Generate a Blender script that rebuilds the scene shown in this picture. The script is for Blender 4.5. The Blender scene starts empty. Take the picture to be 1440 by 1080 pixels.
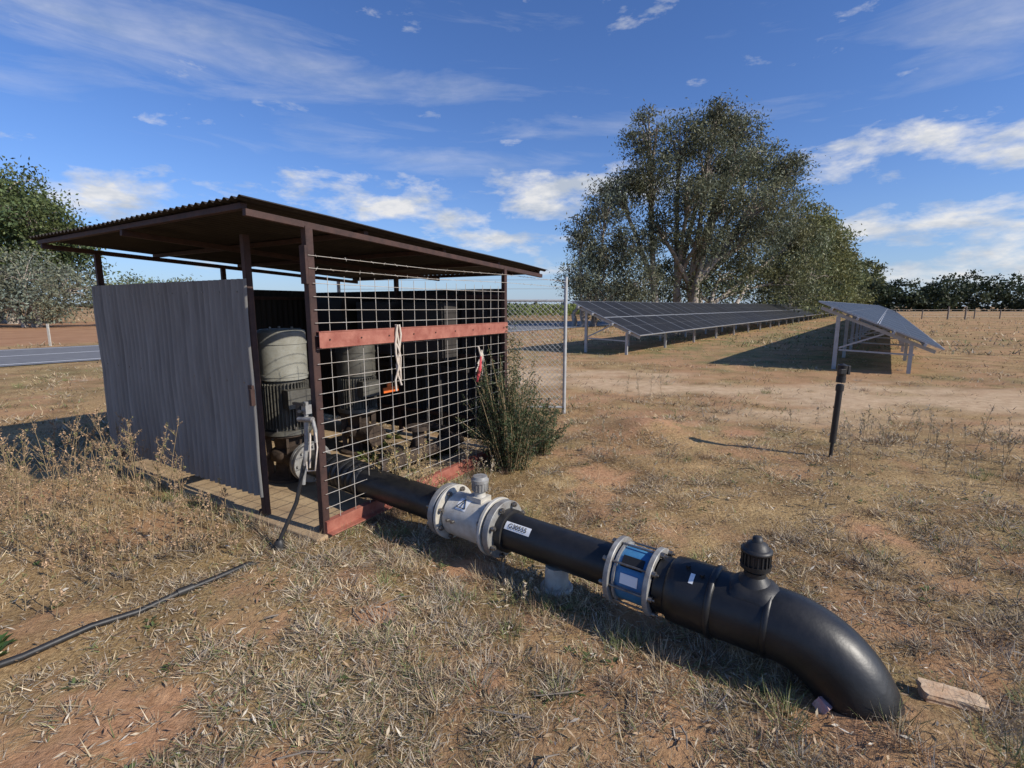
import bpy, math, numpy as np, random
from mathutils import Vector, Matrix
rng=np.random.default_rng(7); random.seed(7)
scene=bpy.context.scene
V=Vector
# ------------------------------------------------------------------ materials
def mat(name,col,rough=.6,metal=0,var=.0,scale=8,col2=None,bump=0,bscale=40,stretch=(1,1,1),spec=.5):
    m=bpy.data.materials.new(name); m.use_nodes=True; nt=m.node_tree; b=nt.nodes['Principled BSDF']
    b.inputs['Roughness'].default_value=rough; b.inputs['Metallic'].default_value=metal
    b.inputs['Specular IOR Level'].default_value=spec
    b.inputs['Base Color'].default_value=(*col,1)
    tc=nt.nodes.new('ShaderNodeTexCoord'); mp=nt.nodes.new('ShaderNodeMapping'); mp.inputs['Scale'].default_value=stretch
    nt.links.new(tc.outputs['Object'],mp.inputs['Vector'])
    if col2 is not None:
        n=nt.nodes.new('ShaderNodeTexNoise'); n.inputs['Scale'].default_value=scale; n.inputs['Detail'].default_value=6; n.inputs['Roughness'].default_value=.65
        nt.links.new(mp.outputs[0],n.inputs['Vector'])
        r=nt.nodes.new('ShaderNodeValToRGB'); r.color_ramp.elements[0].position=.5-var; r.color_ramp.elements[1].position=.5+var
        r.color_ramp.elements[0].color=(*col,1); r.color_ramp.elements[1].color=(*col2,1)
        nt.links.new(n.outputs['Fac'],r.inputs['Fac']); nt.links.new(r.outputs[0],b.inputs['Base Color'])
    if bump:
        n2=nt.nodes.new('ShaderNodeTexNoise'); n2.inputs['Scale'].default_value=bscale; n2.inputs['Detail'].default_value=4
        nt.links.new(mp.outputs[0],n2.inputs['Vector'])
        bp=nt.nodes.new('ShaderNodeBump'); bp.inputs['Strength'].default_value=bump; bp.inputs['Distance'].default_value=.01
        nt.links.new(n2.outputs['Fac'],bp.inputs['Height']); nt.links.new(bp.outputs[0],b.inputs['Normal'])
    return m
def leafmat(name,trans=.25,rough=.55):
    m=bpy.data.materials.new(name); m.use_nodes=True; nt=m.node_tree; b=nt.nodes['Principled BSDF']
    a=nt.nodes.new('ShaderNodeAttribute'); a.attribute_name='tint'
    nt.links.new(a.outputs['Color'],b.inputs['Base Color']); b.inputs['Roughness'].default_value=rough
    b.inputs['Specular IOR Level'].default_value=.3
    if trans>0:
        t=nt.nodes.new('ShaderNodeBsdfTranslucent'); nt.links.new(a.outputs['Color'],t.inputs['Color'])
        mx=nt.nodes.new('ShaderNodeMixShader'); mx.inputs[0].default_value=trans
        nt.links.new(b.outputs[0],mx.inputs[1]); nt.links.new(t.outputs[0],mx.inputs[2])
        nt.links.new(mx.outputs[0],nt.nodes['Material Output'].inputs['Surface'])
    return m
M_galv=mat('galvanised_weathered',(.15,.142,.128),.65,.1,.25,12,(.30,.29,.265),.1,60,(1,1,.10))
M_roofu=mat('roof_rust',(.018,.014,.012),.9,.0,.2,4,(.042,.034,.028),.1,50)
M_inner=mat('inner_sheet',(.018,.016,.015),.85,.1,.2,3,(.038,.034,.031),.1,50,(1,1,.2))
M_brown=mat('oxide_steel',(.030,.014,.011),.7,0,.2,12,(.070,.032,.023),.15,60)
M_red=mat('red_oxide',(.22,.055,.035),.65,0,.22,10,(.40,.16,.11),.15,60)
M_wire=mat('wire_zinc',(.55,.53,.48),.5,.0,.2,9,(.34,.28,.22))
M_zinc=mat('chain_zinc',(.50,.51,.50),.5,.2,.2,9,(.36,.36,.35))
M_black=mat('poly_black',(.006,.007,.008),.42,0,.14,5,(.022,.021,.020),.15,25)
M_black2=mat('matt_black',(.012,.012,.013),.5,0,.2,9,(.03,.028,.026),.1,60)
M_white=mat('white_paint',(.60,.58,.52),.45,0,.25,14,(.36,.32,.25),.08,60)
M_flange=mat('flange_grey',(.36,.36,.34),.5,.2,.2,18,(.18,.16,.14),.1,70)
M_bolt=mat('bolt_steel',(.30,.29,.27),.4,.8,.2,30,(.16,.13,.1))
M_blue=mat('blue_sleeve',(.025,.13,.30),.35,0,.2,16,(.07,.22,.38))
M_motor=mat('motor_grey',(.13,.125,.105),.55,.1,.2,7,(.06,.055,.046),.1,40)
M_motorc=mat('motor_cowl',(.33,.33,.29),.5,.0,.2,7,(.21,.20,.16),.1,40)
M_rust=mat('rusty_iron',(.035,.024,.018),.85,.2,.2,11,(.10,.07,.05),.3,50)
M_slab=mat('sandy_slab',(.46,.34,.20),.95,0,.22,4,(.28,.19,.11),.5,40)
M_cab=mat('cabinet',(.045,.040,.036),.7,0,.2,4,(.027,.022,.020))
M_orange=mat('orange_tag',(.75,.16,.03),.5)
M_rope=mat('rope_white',(.62,.56,.48),.9,0,.2,40,(.45,.36,.28))
M_redp=mat('red_plastic',(.5,.04,.05),.5)
M_label=mat('label_white',(.8,.8,.78),.5)
M_ink=mat('ink_black',(.01,.01,.01),.6)
M_alu=mat('aluminium',(.46,.46,.45),.5,.3,.2,8,(.34,.34,.34))
M_pvframe=mat('pv_frame',(.40,.41,.42),.45,.4)
M_pv=mat('pv_glass',(.020,.020,.021),.42,0,.2,.6,(.034,.034,.034),spec=.3)
M_bark=mat('gum_bark',(.50,.44,.37),.85,0,.15,2.5,(.24,.19,.15),.4,20,(1,1,.3))
M_stone=mat('brick_chip',(.45,.27,.15),.9,0,.2,20,(.55,.42,.28),.5,60)
M_pink=mat('pink_rag',(.45,.22,.22),.8,0,.15,20,(.42,.36,.34))
M_post=mat('timber_post',(.16,.13,.10),.9,0,.2,20,(.26,.22,.18),.3,40)
M_leaf=leafmat('gum_leaves',.25); M_grass=leafmat('dry_grass',0,.75)
# ------------------------------------------------------------------ builders
def empty(name,loc=(0,0,0)):
    e=bpy.data.objects.new(name,None); e.location=loc; e.empty_display_size=.2
    scene.collection.objects.link(e); return e
def link(o,parent=None):
    scene.collection.objects.link(o)
    if parent is not None:
        o.parent=parent; o.matrix_parent_inverse=Matrix.Translation(-V(parent.location))
    return o
class G:
    def __init__(s): s.v=[];s.f=[];s.s=[]
    def add(s,vs,fs,sm=False):
        o=len(s.v); s.v+=[tuple(x) for x in vs]; s.f+=[tuple(i+o for i in f) for f in fs]; s.s+=[sm]*len(fs); return s
    def box(s,c,size,ax=None):
        c=V(c); ax=ax or (V((1,0,0)),V((0,1,0)),V((0,0,1)))
        vs=[c+ax[0]*size[0]/2*i+ax[1]*size[1]/2*j+ax[2]*size[2]/2*k for k in(-1,1) for j in(-1,1) for i in(-1,1)]
        return s.add(vs,[(0,2,3,1),(4,5,7,6),(0,1,5,4),(2,6,7,3),(0,4,6,2),(1,3,7,5)])
    def beam(s,p0,p1,w,h,up=V((0,0,1))):
        p0=V(p0);p1=V(p1);d=(p1-p0);L=d.length;d.normalize()
        r=d.cross(up)
        if r.length<1e-4: r=d.cross(V((1,0,0)))
        r.normalize();u=r.cross(d).normalized()
        return s.box((p0+p1)/2,(L,w,h),(d,r,u))
    def tube(s,pts,r,n=10,caps=True,sm=True):
        pts=[V(p) for p in pts]; m=len(pts); rr=r if isinstance(r,(list,tuple)) else [r]*m
        t0=(pts[1]-pts[0]).normalized(); a=t0.cross(V((0,0,1)))
        if a.length<1e-3:a=t0.cross(V((1,0,0)))
        a.normalize(); vs=[]
        for i,p in enumerate(pts):
            t=(pts[min(i+1,m-1)]-pts[max(i-1,0)]).normalized()
            a=(a-t*a.dot(t)).normalized(); b=t.cross(a)
            for k in range(n):
                th=2*math.pi*k/n; vs.append(p+(a*math.cos(th)+b*math.sin(th))*rr[i])
        fs=[(i*n+k,i*n+(k+1)%n,(i+1)*n+(k+1)%n,(i+1)*n+k) for i in range(m-1) for k in range(n)]
        s.add(vs,fs,sm)
        if caps:
            s.add(vs[:n],[tuple(range(n))[::-1]]); s.add(vs[-n:],[tuple(range(n))])
        return s
    def cyl(s,p0,p1,r,n=16): return s.tube([p0,p1],r,n)
    def lathe(s,o,axis,polys,n=40):
        o=V(o);d=V(axis).normalized();a=d.cross(V((0,0,1)))
        if a.length<1e-3:a=V((1,0,0))
        a.normalize();b=d.cross(a)
        for pl in polys:
            vs=[]
            for (q,r) in pl:
                for k in range(n):
                    th=2*math.pi*k/n; vs.append(o+d*q+(a*math.cos(th)+b*math.sin(th))*max(r,1e-4))
            fs=[(i*n+k,i*n+(k+1)%n,(i+1)*n+(k+1)%n,(i+1)*n+k) for i in range(len(pl)-1) for k in range(n)]
            s.add(vs,fs,True)
        return s
    def steps(s,o,axis,prof,n=40):
        return s.lathe(o,axis,[[prof[i],prof[i+1]] for i in range(len(prof)-1)],n)
    def obj(s,name,m,parent=None,bevel=0):
        me=bpy.data.meshes.new(name); me.from_pydata(s.v,[],s.f); me.materials.append(m)
        me.polygons.foreach_set('use_smooth',s.s); me.update()
        o=bpy.data.objects.new(name,me); link(o,parent)
        if bevel:
            b=o.modifiers.new('b','BEVEL'); b.width=bevel; b.segments=2
        return o
def npmesh(name,verts,k,cols,m,parent=None):
    n=len(verts); nf=n//k
    me=bpy.data.meshes.new(name); me.vertices.add(n); me.vertices.foreach_set('co',np.asarray(verts,dtype=np.float32).ravel())
    me.loops.add(n); me.loops.foreach_set('vertex_index',np.arange(n,dtype=np.int32))
    me.polygons.add(nf); me.polygons.foreach_set('loop_start',np.arange(0,n,k,dtype=np.int32))
    a=me.color_attributes.new('tint','FLOAT_COLOR','POINT')
    c=np.ones((n,4),dtype=np.float32); c[:,:3]=cols; a.data.foreach_set('color',c.ravel())
    me.materials.append(m); me.update(calc_edges=True); me.validate()
    o=bpy.data.objects.new(name,me); return link(o,parent)
def hsh(i,j,s):
    n=(i*374761393+j*668265263+s*974711)&0x7fffffff
    n=((n^(n>>13))*1274126177)&0x7fffffff
    return ((n^(n>>16))&0xffff)/65535.0
def vn(x,y,s=0):
    xi=np.floor(x).astype(np.int64);yi=np.floor(y).astype(np.int64);fx=x-xi;fy=y-yi
    fx=fx*fx*(3-2*fx);fy=fy*fy*(3-2*fy)
    return (hsh(xi,yi,s)*(1-fx)+hsh(xi+1,yi,s)*fx)*(1-fy)+(hsh(xi,yi+1,s)*(1-fx)+hsh(xi+1,yi+1,s)*fx)*fy
def fbm(x,y,s=0,o=4):
    r=0;a=.5;t=0
    for i in range(o): r=r+a*vn(x*2**i,y*2**i,s+i*17);t+=a;a*=.55
    return r/t
# ------------------------------------------------------------------ site frame
A=V((-1.32,3.26,0)); e2=V((.52,.854,0)).normalized(); e1=V((-e2.y,e2.x,0)); Z=V((0,0,1))
def S(a,b,z=0): return A+e1*a+e2*b+Z*z
def hz(x,y):
    d=np.hypot(x,y-3); damp=np.exp(-(d/9)**2)
    h=(fbm(x*1.1,y*1.1,3)-.5)*.12*damp+(fbm(x*5,y*5,9,3)-.5)*.045*np.exp(-(d/5)**2)
    h=h+.13*np.exp(-(((x-1.75)/.55)**2+((y-6.3)/.5)**2))
    h=h+.07*np.exp(-(((x-1.5)/.5)**2+((y-1.62)/.4)**2))
    ra=(x-A.x)*e1.x+(y-A.y)*e1.y; rb=(x-A.x)*e2.x+(y-A.y)*e2.y
    ins=np.clip(1-np.maximum(np.maximum(-ra-.1,ra-3.3),np.maximum(-rb-.15,rb-2.5))/.35,0,1)
    return h*(1-ins)
def hz1(x,y): return float(hz(np.array([x]),np.array([y]))[0])
spots=[(-.09,1.92,.11),(-.95,2.69,.20),(-1.5,1.66,.36),(1.98,6.9,.55),(1.25,1.62,.26),(-.75,2.4,.12),(-1.9,1.5,.28),(2.9,6.2,.25),(-.3,2.9,.18),(1.7,6.3,.42),(-.75,1.45,.18),(.1,2.35,.10),(-1.3,2.3,.16),(2.6,3.4,.2),(.9,4.6,.25)]
RD=V((.6,.8,0)); RN=V((-.8,.6,0)); R0=V((-13.5,13,0))
def greenstrip(x,y):
    al=(x-2.05)*.599+(y-17.4)*.8; ac=(x-2.05)*.8-(y-17.4)*.599
    return np.clip((al+1.5)/2,0,1)*np.clip((ac+1.5)/2,0,1)*np.clip((9.5-ac)/1.5,0,1)
def masks(x,y):
    w=fbm(x*6,y*6,21)-.5
    soil=np.zeros_like(x)
    for (sx,sy,sr) in spots:
        d=np.hypot(x-sx,(y-sy))/sr+w*2.4+(fbm(x*18,y*18,31,2)-.5)*.9
        soil=np.maximum(soil,np.clip((1.4-d)*.9,0,1))
    dd=np.hypot(x,y)
    soil=np.maximum(soil,np.clip((fbm(x*1.5,y*1.5,40)+.3*(fbm(x*9,y*9,41,2)-.5)-.52)*5,0,1)*.7)
    soil=np.maximum(soil,np.clip((fbm(x*.45,y*.45,140)+.3*(fbm(x*3,y*3,42,3)-.5)-.54)*6,0,1)*.7*np.clip((dd-5)/4,0,1))
    q=(x-R0.x)*RN.x+(y-R0.y)*RN.y
    ty=11.0-.40*np.clip(x,-2,40); wd=1.7+2.4*(fbm(x*.35,y*.35,5)-.4)
    dt=np.abs(y-ty)/np.maximum(wd,.6)
    track=np.clip(1.35-dt+ (fbm(x*.9,y*1.8,77,5)-.5)*3.0,0,1)*np.clip(2.0-dt,0,1)*np.clip((x+3)/2,0,1)*np.clip((22-x)/12,0,1)*.95
    fld=np.clip((q-9)/1.5,0,1)*np.clip((48-q)/2,0,1)
    fld=fld*np.clip((20-(x*.6+y*.8))/20,0,1)**.3
    return np.clip(soil,0,1),track,np.nan_to_num(fld)
# ------------------------------------------------------------------ ground
N=520
u=np.linspace(-1,1,N); k=8.3
gx=1.5*np.sinh(k*u)*1.0; gy=gx.copy()+3.2
X,Y=np.meshgrid(gx,gy); Xf=X.ravel();Yf=Y.ravel(); Zf=hz(Xf,Yf)
me=bpy.data.meshes.new('ground'); idx=np.arange(N*N).reshape(N,N)
q=np.stack([idx[:-1,:-1],idx[:-1,1:],idx[1:,1:],idx[1:,:-1]],-1).reshape(-1,4)
me.vertices.add(N*N); me.vertices.foreach_set('co',np.stack([Xf,Yf,Zf],-1).astype(np.float32).ravel())
me.loops.add(q.size); me.loops.foreach_set('vertex_index',q.ravel().astype(np.int32))
me.polygons.add(len(q)); me.polygons.foreach_set('loop_start',np.arange(0,q.size,4,dtype=np.int32))
me.polygons.foreach_set('use_smooth',np.ones(len(q),dtype=bool))
so,tr,fl=masks(Xf,Yf)
a=me.color_attributes.new('mask','FLOAT_COLOR','POINT'); a.data.foreach_set('color',np.stack([so,tr,fl,np.ones_like(so)],-1).astype(np.float32).ravel())
gs=greenstrip(Xf,Yf); a=me.color_attributes.new('strip','FLOAT_COLOR','POINT'); a.data.foreach_set('color',np.stack([gs,gs,gs,np.ones_like(so)],-1).astype(np.float32).ravel())
me.update(calc_edges=True)
gm=bpy.data.materials.new('ground_dry_grass'); gm.use_nodes=True; nt=gm.node_tree; b=nt.nodes['Principled BSDF']; b.inputs['Roughness'].default_value=.95; b.inputs['Specular IOR Level'].default_value=.1
tc=nt.nodes.new('ShaderNodeTexCoord')
def noise(sc,det=6,ro=.6):
    n=nt.nodes.new('ShaderNodeTexNoise'); n.inputs['Scale'].default_value=sc;n.inputs['Detail'].default_value=det;n.inputs['Roughness'].default_value=ro
    nt.links.new(tc.outputs['Object'],n.inputs['Vector']); return n.outputs['Fac']
def ramp(f,st):
    r=nt.nodes.new('ShaderNodeValToRGB'); el=r.color_ramp.elements
    while len(el)<len(st): el.new(.5)
    for e,(p,c) in zip(el,st): e.position=p;e.color=(*c,1)
    nt.links.new(f,r.inputs['Fac']); return r.outputs[0]
def mixc(f,c1,c2,mode='MIX'):
    m=nt.nodes.new('ShaderNodeMix'); m.data_type='RGBA'; m.blend_type=mode
    if isinstance(f,float): m.inputs[0].default_value=f
    else: nt.links.new(f,m.inputs[0])
    for i,c in((6,c1),(7,c2)):
        if isinstance(c,tuple): m.inputs[i].default_value=(*c,1)
        else: nt.links.new(c,m.inputs[i])
    return m.outputs[2]
fine=ramp(noise(55,5,.8),[(.32,(.16,.105,.06)),(.5,(.39,.285,.175)),(.68,(.62,.49,.32))])
mid=ramp(noise(1.3,5,.65),[(.35,(.60,.53,.47)),(.65,(1.18,1.12,1.0))])
big=ramp(noise(.12,4,.6),[(.38,(.84,.86,.74)),(.62,(1.14,1.05,.92))])
c=mixc(1.0,fine,mid,'MULTIPLY'); c=mixc(1.0,c,big,'MULTIPLY')
gr=ramp(noise(.5,5,.7),[(.52,(0,0,0)),(.66,(.5,.5,.5))]); c=mixc(gr,c,(.17,.18,.075))
at=nt.nodes.new('ShaderNodeAttribute'); at.attribute_name='mask'; sp=nt.nodes.new('ShaderNodeSeparateColor'); nt.links.new(at.outputs['Color'],sp.inputs[0])
at2=nt.nodes.new('ShaderNodeAttribute'); at2.attribute_name='strip'
gn=ramp(noise(1.1,5,.7),[(.40,(0,0,0)),(.60,(.75,.75,.75))]); gf=mixc(1.0,gn,at2.outputs['Color'],'MULTIPLY'); c=mixc(gf,c,(.15,.175,.07))
soilc=ramp(noise(25,5,.7),[(.3,(.32,.165,.085)),(.7,(.58,.34,.19))])
sandc=ramp(noise(6,6,.7),[(.3,(.44,.29,.17)),(.7,(.66,.49,.31))])
fieldc=ramp(noise(.7,5,.7),[(.3,(.30,.15,.08)),(.7,(.44,.25,.14))])
c=mixc(sp.outputs[0],c,soilc); c=mixc(sp.outputs[1],c,sandc); c=mixc(sp.outputs[2],c,fieldc)
nt.links.new(c,b.inputs['Base Color'])
bp=nt.nodes.new('ShaderNodeBump'); bp.inputs['Strength'].default_value=.9; bp.inputs['Distance'].default_value=.02
nt.links.new(noise(35,5,.75),bp.inputs['Height']); nt.links.new(bp.outputs[0],b.inputs['Normal'])
me.materials.append(gm); link(bpy.data.objects.new('ground',me))
# road
M_asph=mat('asphalt',(.13,.13,.135),.85,0,.2,3,(.19,.19,.19),.2,60)
road=empty('road',(0,0,0))
def strip(q0,q1,z,s0=-200,s1=900):
    g=G(); return g.add([R0+RD*s0+RN*q0+Z*z,R0+RD*s1+RN*q0+Z*z,R0+RD*s1+RN*q1+Z*z,R0+RD*s0+RN*q1+Z*z],[(0,1,2,3)])
strip(0,7.3,.02).obj('asphalt',M_asph,road)
g=strip(.45,.57,.026); g2=strip(6.7,6.82,.026); g.add(g2.v,g2.f)
for s in range(-60,300,12): g2=strip(3.6,3.72,.026,s,s+4); g.add(g2.v,g2.f)
g.obj('line_markings',M_label,road)
# ------------------------------------------------------------------ grass
def slabin(x,y,m=.0):
    ra=(x-A.x)*e1.x+(y-A.y)*e1.y; rb=(x-A.x)*e2.x+(y-A.y)*e2.y
    return (ra>-.05-m)&(ra<3.2+m)&(rb>-.02-m)&(rb<2.45+m)
PAL=np.array([(.60,.48,.30),(.47,.355,.22),(.29,.19,.12),(.43,.37,.29),(.16,.105,.07),(.70,.59,.42)])
def grass(n,r0,r1,lmin,lmax,w0,up,green=.05,ang=62):
    th=np.radians(rng.uniform(-ang,ang,n)); r=r0*(r1/r0)**rng.random(n)
    x=r*np.sin(th); y=r*np.cos(th)
    m=rng.random(n)<.6
    cs=.30*np.maximum(r/4,.5)
    cs=2.0**np.round(np.log2(cs))
    cx=np.round(x/cs);cy=np.round(y/cs)
    jx=(hsh(cx.astype(np.int64),cy.astype(np.int64),1)-.5)*.9;jy=(hsh(cx.astype(np.int64),cy.astype(np.int64),2)-.5)*.9
    ccx=(cx+jx)*cs;ccy=(cy+jy)*cs
    fx=ccx+rng.normal(0,.22,n)*cs;fy=ccy+rng.normal(0,.22,n)*cs
    x=np.where(m,fx,x);y=np.where(m,fy,y)
    so,tr,fl=masks(x,y); patch=fbm(x*1.3,y*1.3,55)
    qq=(x-R0.x)*RN.x+(y-R0.y)*RN.y
    keep=(rng.random(n)>so*1.05)&(rng.random(n)>tr*.93)&(~slabin(x,y))&(rng.random(n)<np.clip(.30+(patch-.36)*3.4,.08,1))&((qq<-.3)|(qq>7.8))&(fl<.3)
    x=x[keep];y=y[keep];m=m[keep];ccx=ccx[keep];ccy=ccy[keep];r=r[keep];patch=patch[keep];n=len(x)
    az=rng.uniform(0,2*np.pi,n)
    out=np.arctan2(y-ccy,x-ccx); az=np.where(m&(rng.random(n)<.6),out+rng.normal(0,.5,n),az)
    tilt=np.clip(rng.normal(up,.30,n),.03,1.4)
    L=rng.uniform(lmin,lmax,n)*np.where(m,1.2,.85)*(.4+1.1*patch)
    d=np.stack([np.cos(az)*np.cos(tilt),np.sin(az)*np.cos(tilt),np.sin(tilt)],-1)
    w=w0*(1+r/r0*.35)*rng.uniform(.6,1.4,n)
    sa=rng.uniform(0,2*np.pi,n); side=np.stack([np.cos(sa),np.sin(sa),np.zeros(n)],-1)*w[:,None]/2
    p=np.stack([x,y,hz(x,y)+rng.uniform(-.004,.012,n)],-1)
    vs=np.stack([p-side,p+side,p+d*L[:,None]],1).reshape(-1,3)
    ci=rng.choice(6,n,p=[.20,.24,.21,.16,.11,.08]); col=PAL[ci]*rng.uniform(.75,1.2,(n,1))*(.50+.95*fbm(x*.8,y*.8,61))[:,None]
    gp=green*np.clip((fbm(x*.9,y*.9,88)-.35)*7,.1,4)+.45*greenstrip(x,y)*np.clip((fbm(x*.6,y*.6,90)-.3)*4,0,1)
    gm_=rng.random(n)<gp
    col[gm_]=np.array((.17,.20,.075))*rng.uniform(.7,1.4,(gm_.sum(),1))
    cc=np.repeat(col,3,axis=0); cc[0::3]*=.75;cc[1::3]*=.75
    return vs,cc
def tufts(cent,nb,L0,L1,w,spread,greenp):
    C=[];K=[]
    for (x,y) in cent:
        n=int(nb*random.uniform(.5,1.3)); px=x+rng.normal(0,spread,n);py=y+rng.normal(0,spread,n)
        az=np.arctan2(py-y,px-x)+rng.normal(0,.5,n); t=np.clip(rng.normal(.9,.3,n),.15,1.5); L=rng.uniform(L0,L1,n)
        d=np.stack([np.cos(az)*np.cos(t),np.sin(az)*np.cos(t),np.sin(t)],-1); sa=rng.uniform(0,6.28,n)
        sd_=np.stack([np.cos(sa),np.sin(sa),np.zeros(n)],-1)*w/2; p=np.stack([px,py,hz(px,py)-.003],-1)
        C.append(np.stack([p-sd_,p+sd_,p+d*L[:,None]],1).reshape(-1,3))
        g_=random.random()<greenp; c_=(np.array((.20,.23,.09)) if g_ else PAL[rng.choice(5)])*rng.uniform(.7,1.2,(n,1)); K.append(np.repeat(c_,3,axis=0))
    return np.concatenate(C),np.concatenate(K)
cen=[]
for i in range(620):
    r_=1.8*(16/1.8)**random.random(); t=random.uniform(-1,1); x=r_*math.sin(t);y=r_*math.cos(t)
    if slabin(np.array([x]),np.array([y]),.02)[0] or fbm(np.array([x*.7]),np.array([y*.7]),66)[0]<.47: continue
    cen.append((x,y))
for i in range(60):
    p=S(random.uniform(.0,3.2),-.12+random.gauss(0,.05)); cen.append((p.x,p.y)); p=S(-.14+random.gauss(0,.04),random.uniform(.1,2.4)); cen.append((p.x,p.y))
for i in range(26):
    p=V((-.597,3.31,0))+V((.79,-.613,0))*random.uniform(-.2,2.4)+V((-.1,-.13,0))*random.uniform(.2,1.2); cen.append((p.x,p.y))
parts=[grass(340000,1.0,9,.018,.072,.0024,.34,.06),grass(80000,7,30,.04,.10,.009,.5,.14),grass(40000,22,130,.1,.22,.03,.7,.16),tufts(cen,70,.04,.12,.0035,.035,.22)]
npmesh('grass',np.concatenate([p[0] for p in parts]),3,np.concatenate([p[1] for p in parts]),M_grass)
def litter(n):
    th=np.radians(rng.uniform(-60,60,n)); r=1.1*(8/1.1)**rng.random(n); x=r*np.sin(th);y=r*np.cos(th)
    k=(~slabin(x,y))&(rng.random(n)<np.clip((fbm(x*1.1,y*1.1,91)-.25)*2.4,.1,1)); x=x[k];y=y[k];n=len(x)
    az=rng.uniform(0,2*np.pi,n);L=rng.uniform(.015,.05,n);w=L*rng.uniform(.10,.24,n)
    d=np.stack([np.cos(az),np.sin(az),rng.normal(0,.3,n)],-1)*L[:,None]/2
    s=np.stack([-np.sin(az),np.cos(az),rng.normal(0,.5,n)],-1)*w[:,None]/2
    p=np.stack([x,y,hz(x,y)+rng.uniform(.004,.025,n)],-1)
    vs=np.stack([p-d,p-s,p+d,p+s],1).reshape(-1,3)
    pal=np.array([(.56,.46,.32),(.42,.31,.20),(.27,.15,.085),(.60,.53,.42),(.36,.25,.15)])
    col=pal[rng.choice(5,n)]*rng.uniform(.6,1.15,(n,1))
    return vs,np.repeat(col,4,axis=0)
vs,cc=litter(19000); npmesh('leaf_litter',vs,4,cc,M_grass)
# ------------------------------------------------------------------ shed
shed=empty('pump_shed',S(1.5,1.2))
def roofz(b): return 2.2-.049*(b+.4)
def corr(p0,d,up,L,H,amp=.009,pitch=.076,seg=8,nrm=None,rows=1,wob=0):
    p0=V(p0);nrm=nrm or d.cross(up).normalized(); n=int(L/pitch*seg); vs=[];fs=[]
    for j in range(rows+1):
        for i in range(n+1):
            s=L*i/n; o=amp*math.sin(2*math.pi*s/pitch)
            o+=wob*math.sin(s*2.3+j*1.7)
            vs.append(p0+d*s+up*(H*j/rows)+nrm*o)
    w=n+1
    for j in range(rows):
        for i in range(n): fs.append((j*w+i,j*w+i+1,(j+1)*w+i+1,(j+1)*w+i))
    return vs,fs
slope=(e2*1.0+Z*(-.049)).normalized()
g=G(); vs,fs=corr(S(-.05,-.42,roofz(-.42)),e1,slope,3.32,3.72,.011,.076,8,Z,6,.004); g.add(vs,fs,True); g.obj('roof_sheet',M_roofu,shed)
g=G()
for b in (-.36,.55,1.45,2.33,3.2): g.beam(S(.03,b,roofz(b)-.033),S(3.2,b,roofz(b)-.033),.04,.035)
for a_ in (0.0,1.55,3.12):
    z0=.073
    g.beam(S(a_,-.38,roofz(-.38)-z0),S(a_,3.2,roofz(3.2)-z0),.035,.04)
g.obj('roof_frame',M_brown,shed,.003)
g=G()
def post(a_,b_,z1,w=.042,t=.006):
    p=S(a_,b_,0)
    g.box(p+Z*z1/2,(w,t,z1),(e1,e2,Z)); g.box(p+Z*z1/2-e1*(w/2-t/2)+e2*(w/2+t/2),(t,w,z1),(e1,e2,Z))
post(0,0,2.10,.048); post(0.63,-.03,2.09); post(3.12,0,2.10); post(0,2.36,1.99); post(3.12,2.36,1.99); post(1.55,2.38,1.99,.04); post(3.14,1.2,2.04,.04)
g.box(S(.63,-.045,1.02),(.05,.03,.03),(e1,e2,Z)); g.box(S(.61,-.06,.95),(.03,.03,.12),(e1,e2,Z))
g.box(S(.66,.0,.04),(.08,.05,.06),(e1,e2,Z)); g.box(S(0,-.01,1.86),(.056,.02,.24),(e1,e2,Z))
for z in (.35,1.05,1.7):
    g.beam(S(.63,.015,z),S(3.12,.015,z),.03,.04); g.beam(S(3.12,.02,z),S(3.12,2.34,z),.03,.04); g.beam(S(3.1,2.37,z),S(.0,2.37,z),.03,.04)
g.obj('posts_and_rails',M_brown,shed,.002)
g=G(); vs,fs=corr(S(.60,-.040,.19),e1,Z,2.56,1.6,.013,.076,8,-e2,6,.005); g.add(vs,fs,True); g.obj('side_cladding',M_galv,shed)
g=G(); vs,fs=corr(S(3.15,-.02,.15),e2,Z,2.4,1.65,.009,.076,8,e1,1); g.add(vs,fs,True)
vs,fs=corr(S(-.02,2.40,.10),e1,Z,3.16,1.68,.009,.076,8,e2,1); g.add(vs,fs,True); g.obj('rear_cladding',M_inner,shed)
g=G()
for z in (.35,1.05,1.7):
    for i in range(0,12):
        p=S(.7+i*.228,-.052,z); g.cyl(p,p-e2*.006,.006,6)
g.obj('cladding_screws',M_bolt,shed)
g=G(); g.box(S(1.6,1.18,.0),(3.3,2.52,.07),(e1,e2,Z)); g.obj('floor_slab',M_slab,shed,.01)
g=G()
W=.0023
nx=17
for i in range(1,nx):
    b=2.36*i/nx; w_=.006*math.sin(i*1.3)
    g.tube([S(-.03,b,.09),S(-.03+w_,b,.9),S(-.03,b,1.80)],W,5)
z=.12;i=0
while z<1.82:
    i+=1; g.tube([S(-.035,.02,z),S(-.035+.004*math.sin(i),1.2,z-.006),S(-.035,2.34,z)],W,5); z+=.1 if z<1.3 else .085
g.obj('weld_mesh',M_wire,shed)
g=G()
g.box(S(-.045,1.18,1.328),(.055,2.30,.006),(e1,e2,Z)); g.box(S(-.045,1.18,1.432),(.055,2.30,.006),(e1,e2,Z)); g.box(S(-.066,1.18,1.38),(.006,2.32,.104),(e1,e2,Z))
g.box(S(-.02,1.18,.085),(.05,2.34,.08),(e1,e2,Z)); g.box(S(-.05,1.18,.042),(.09,2.34,.008),(e1,e2,Z))
g.obj('red_rails',M_red,shed,.002)
g=G()
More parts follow.
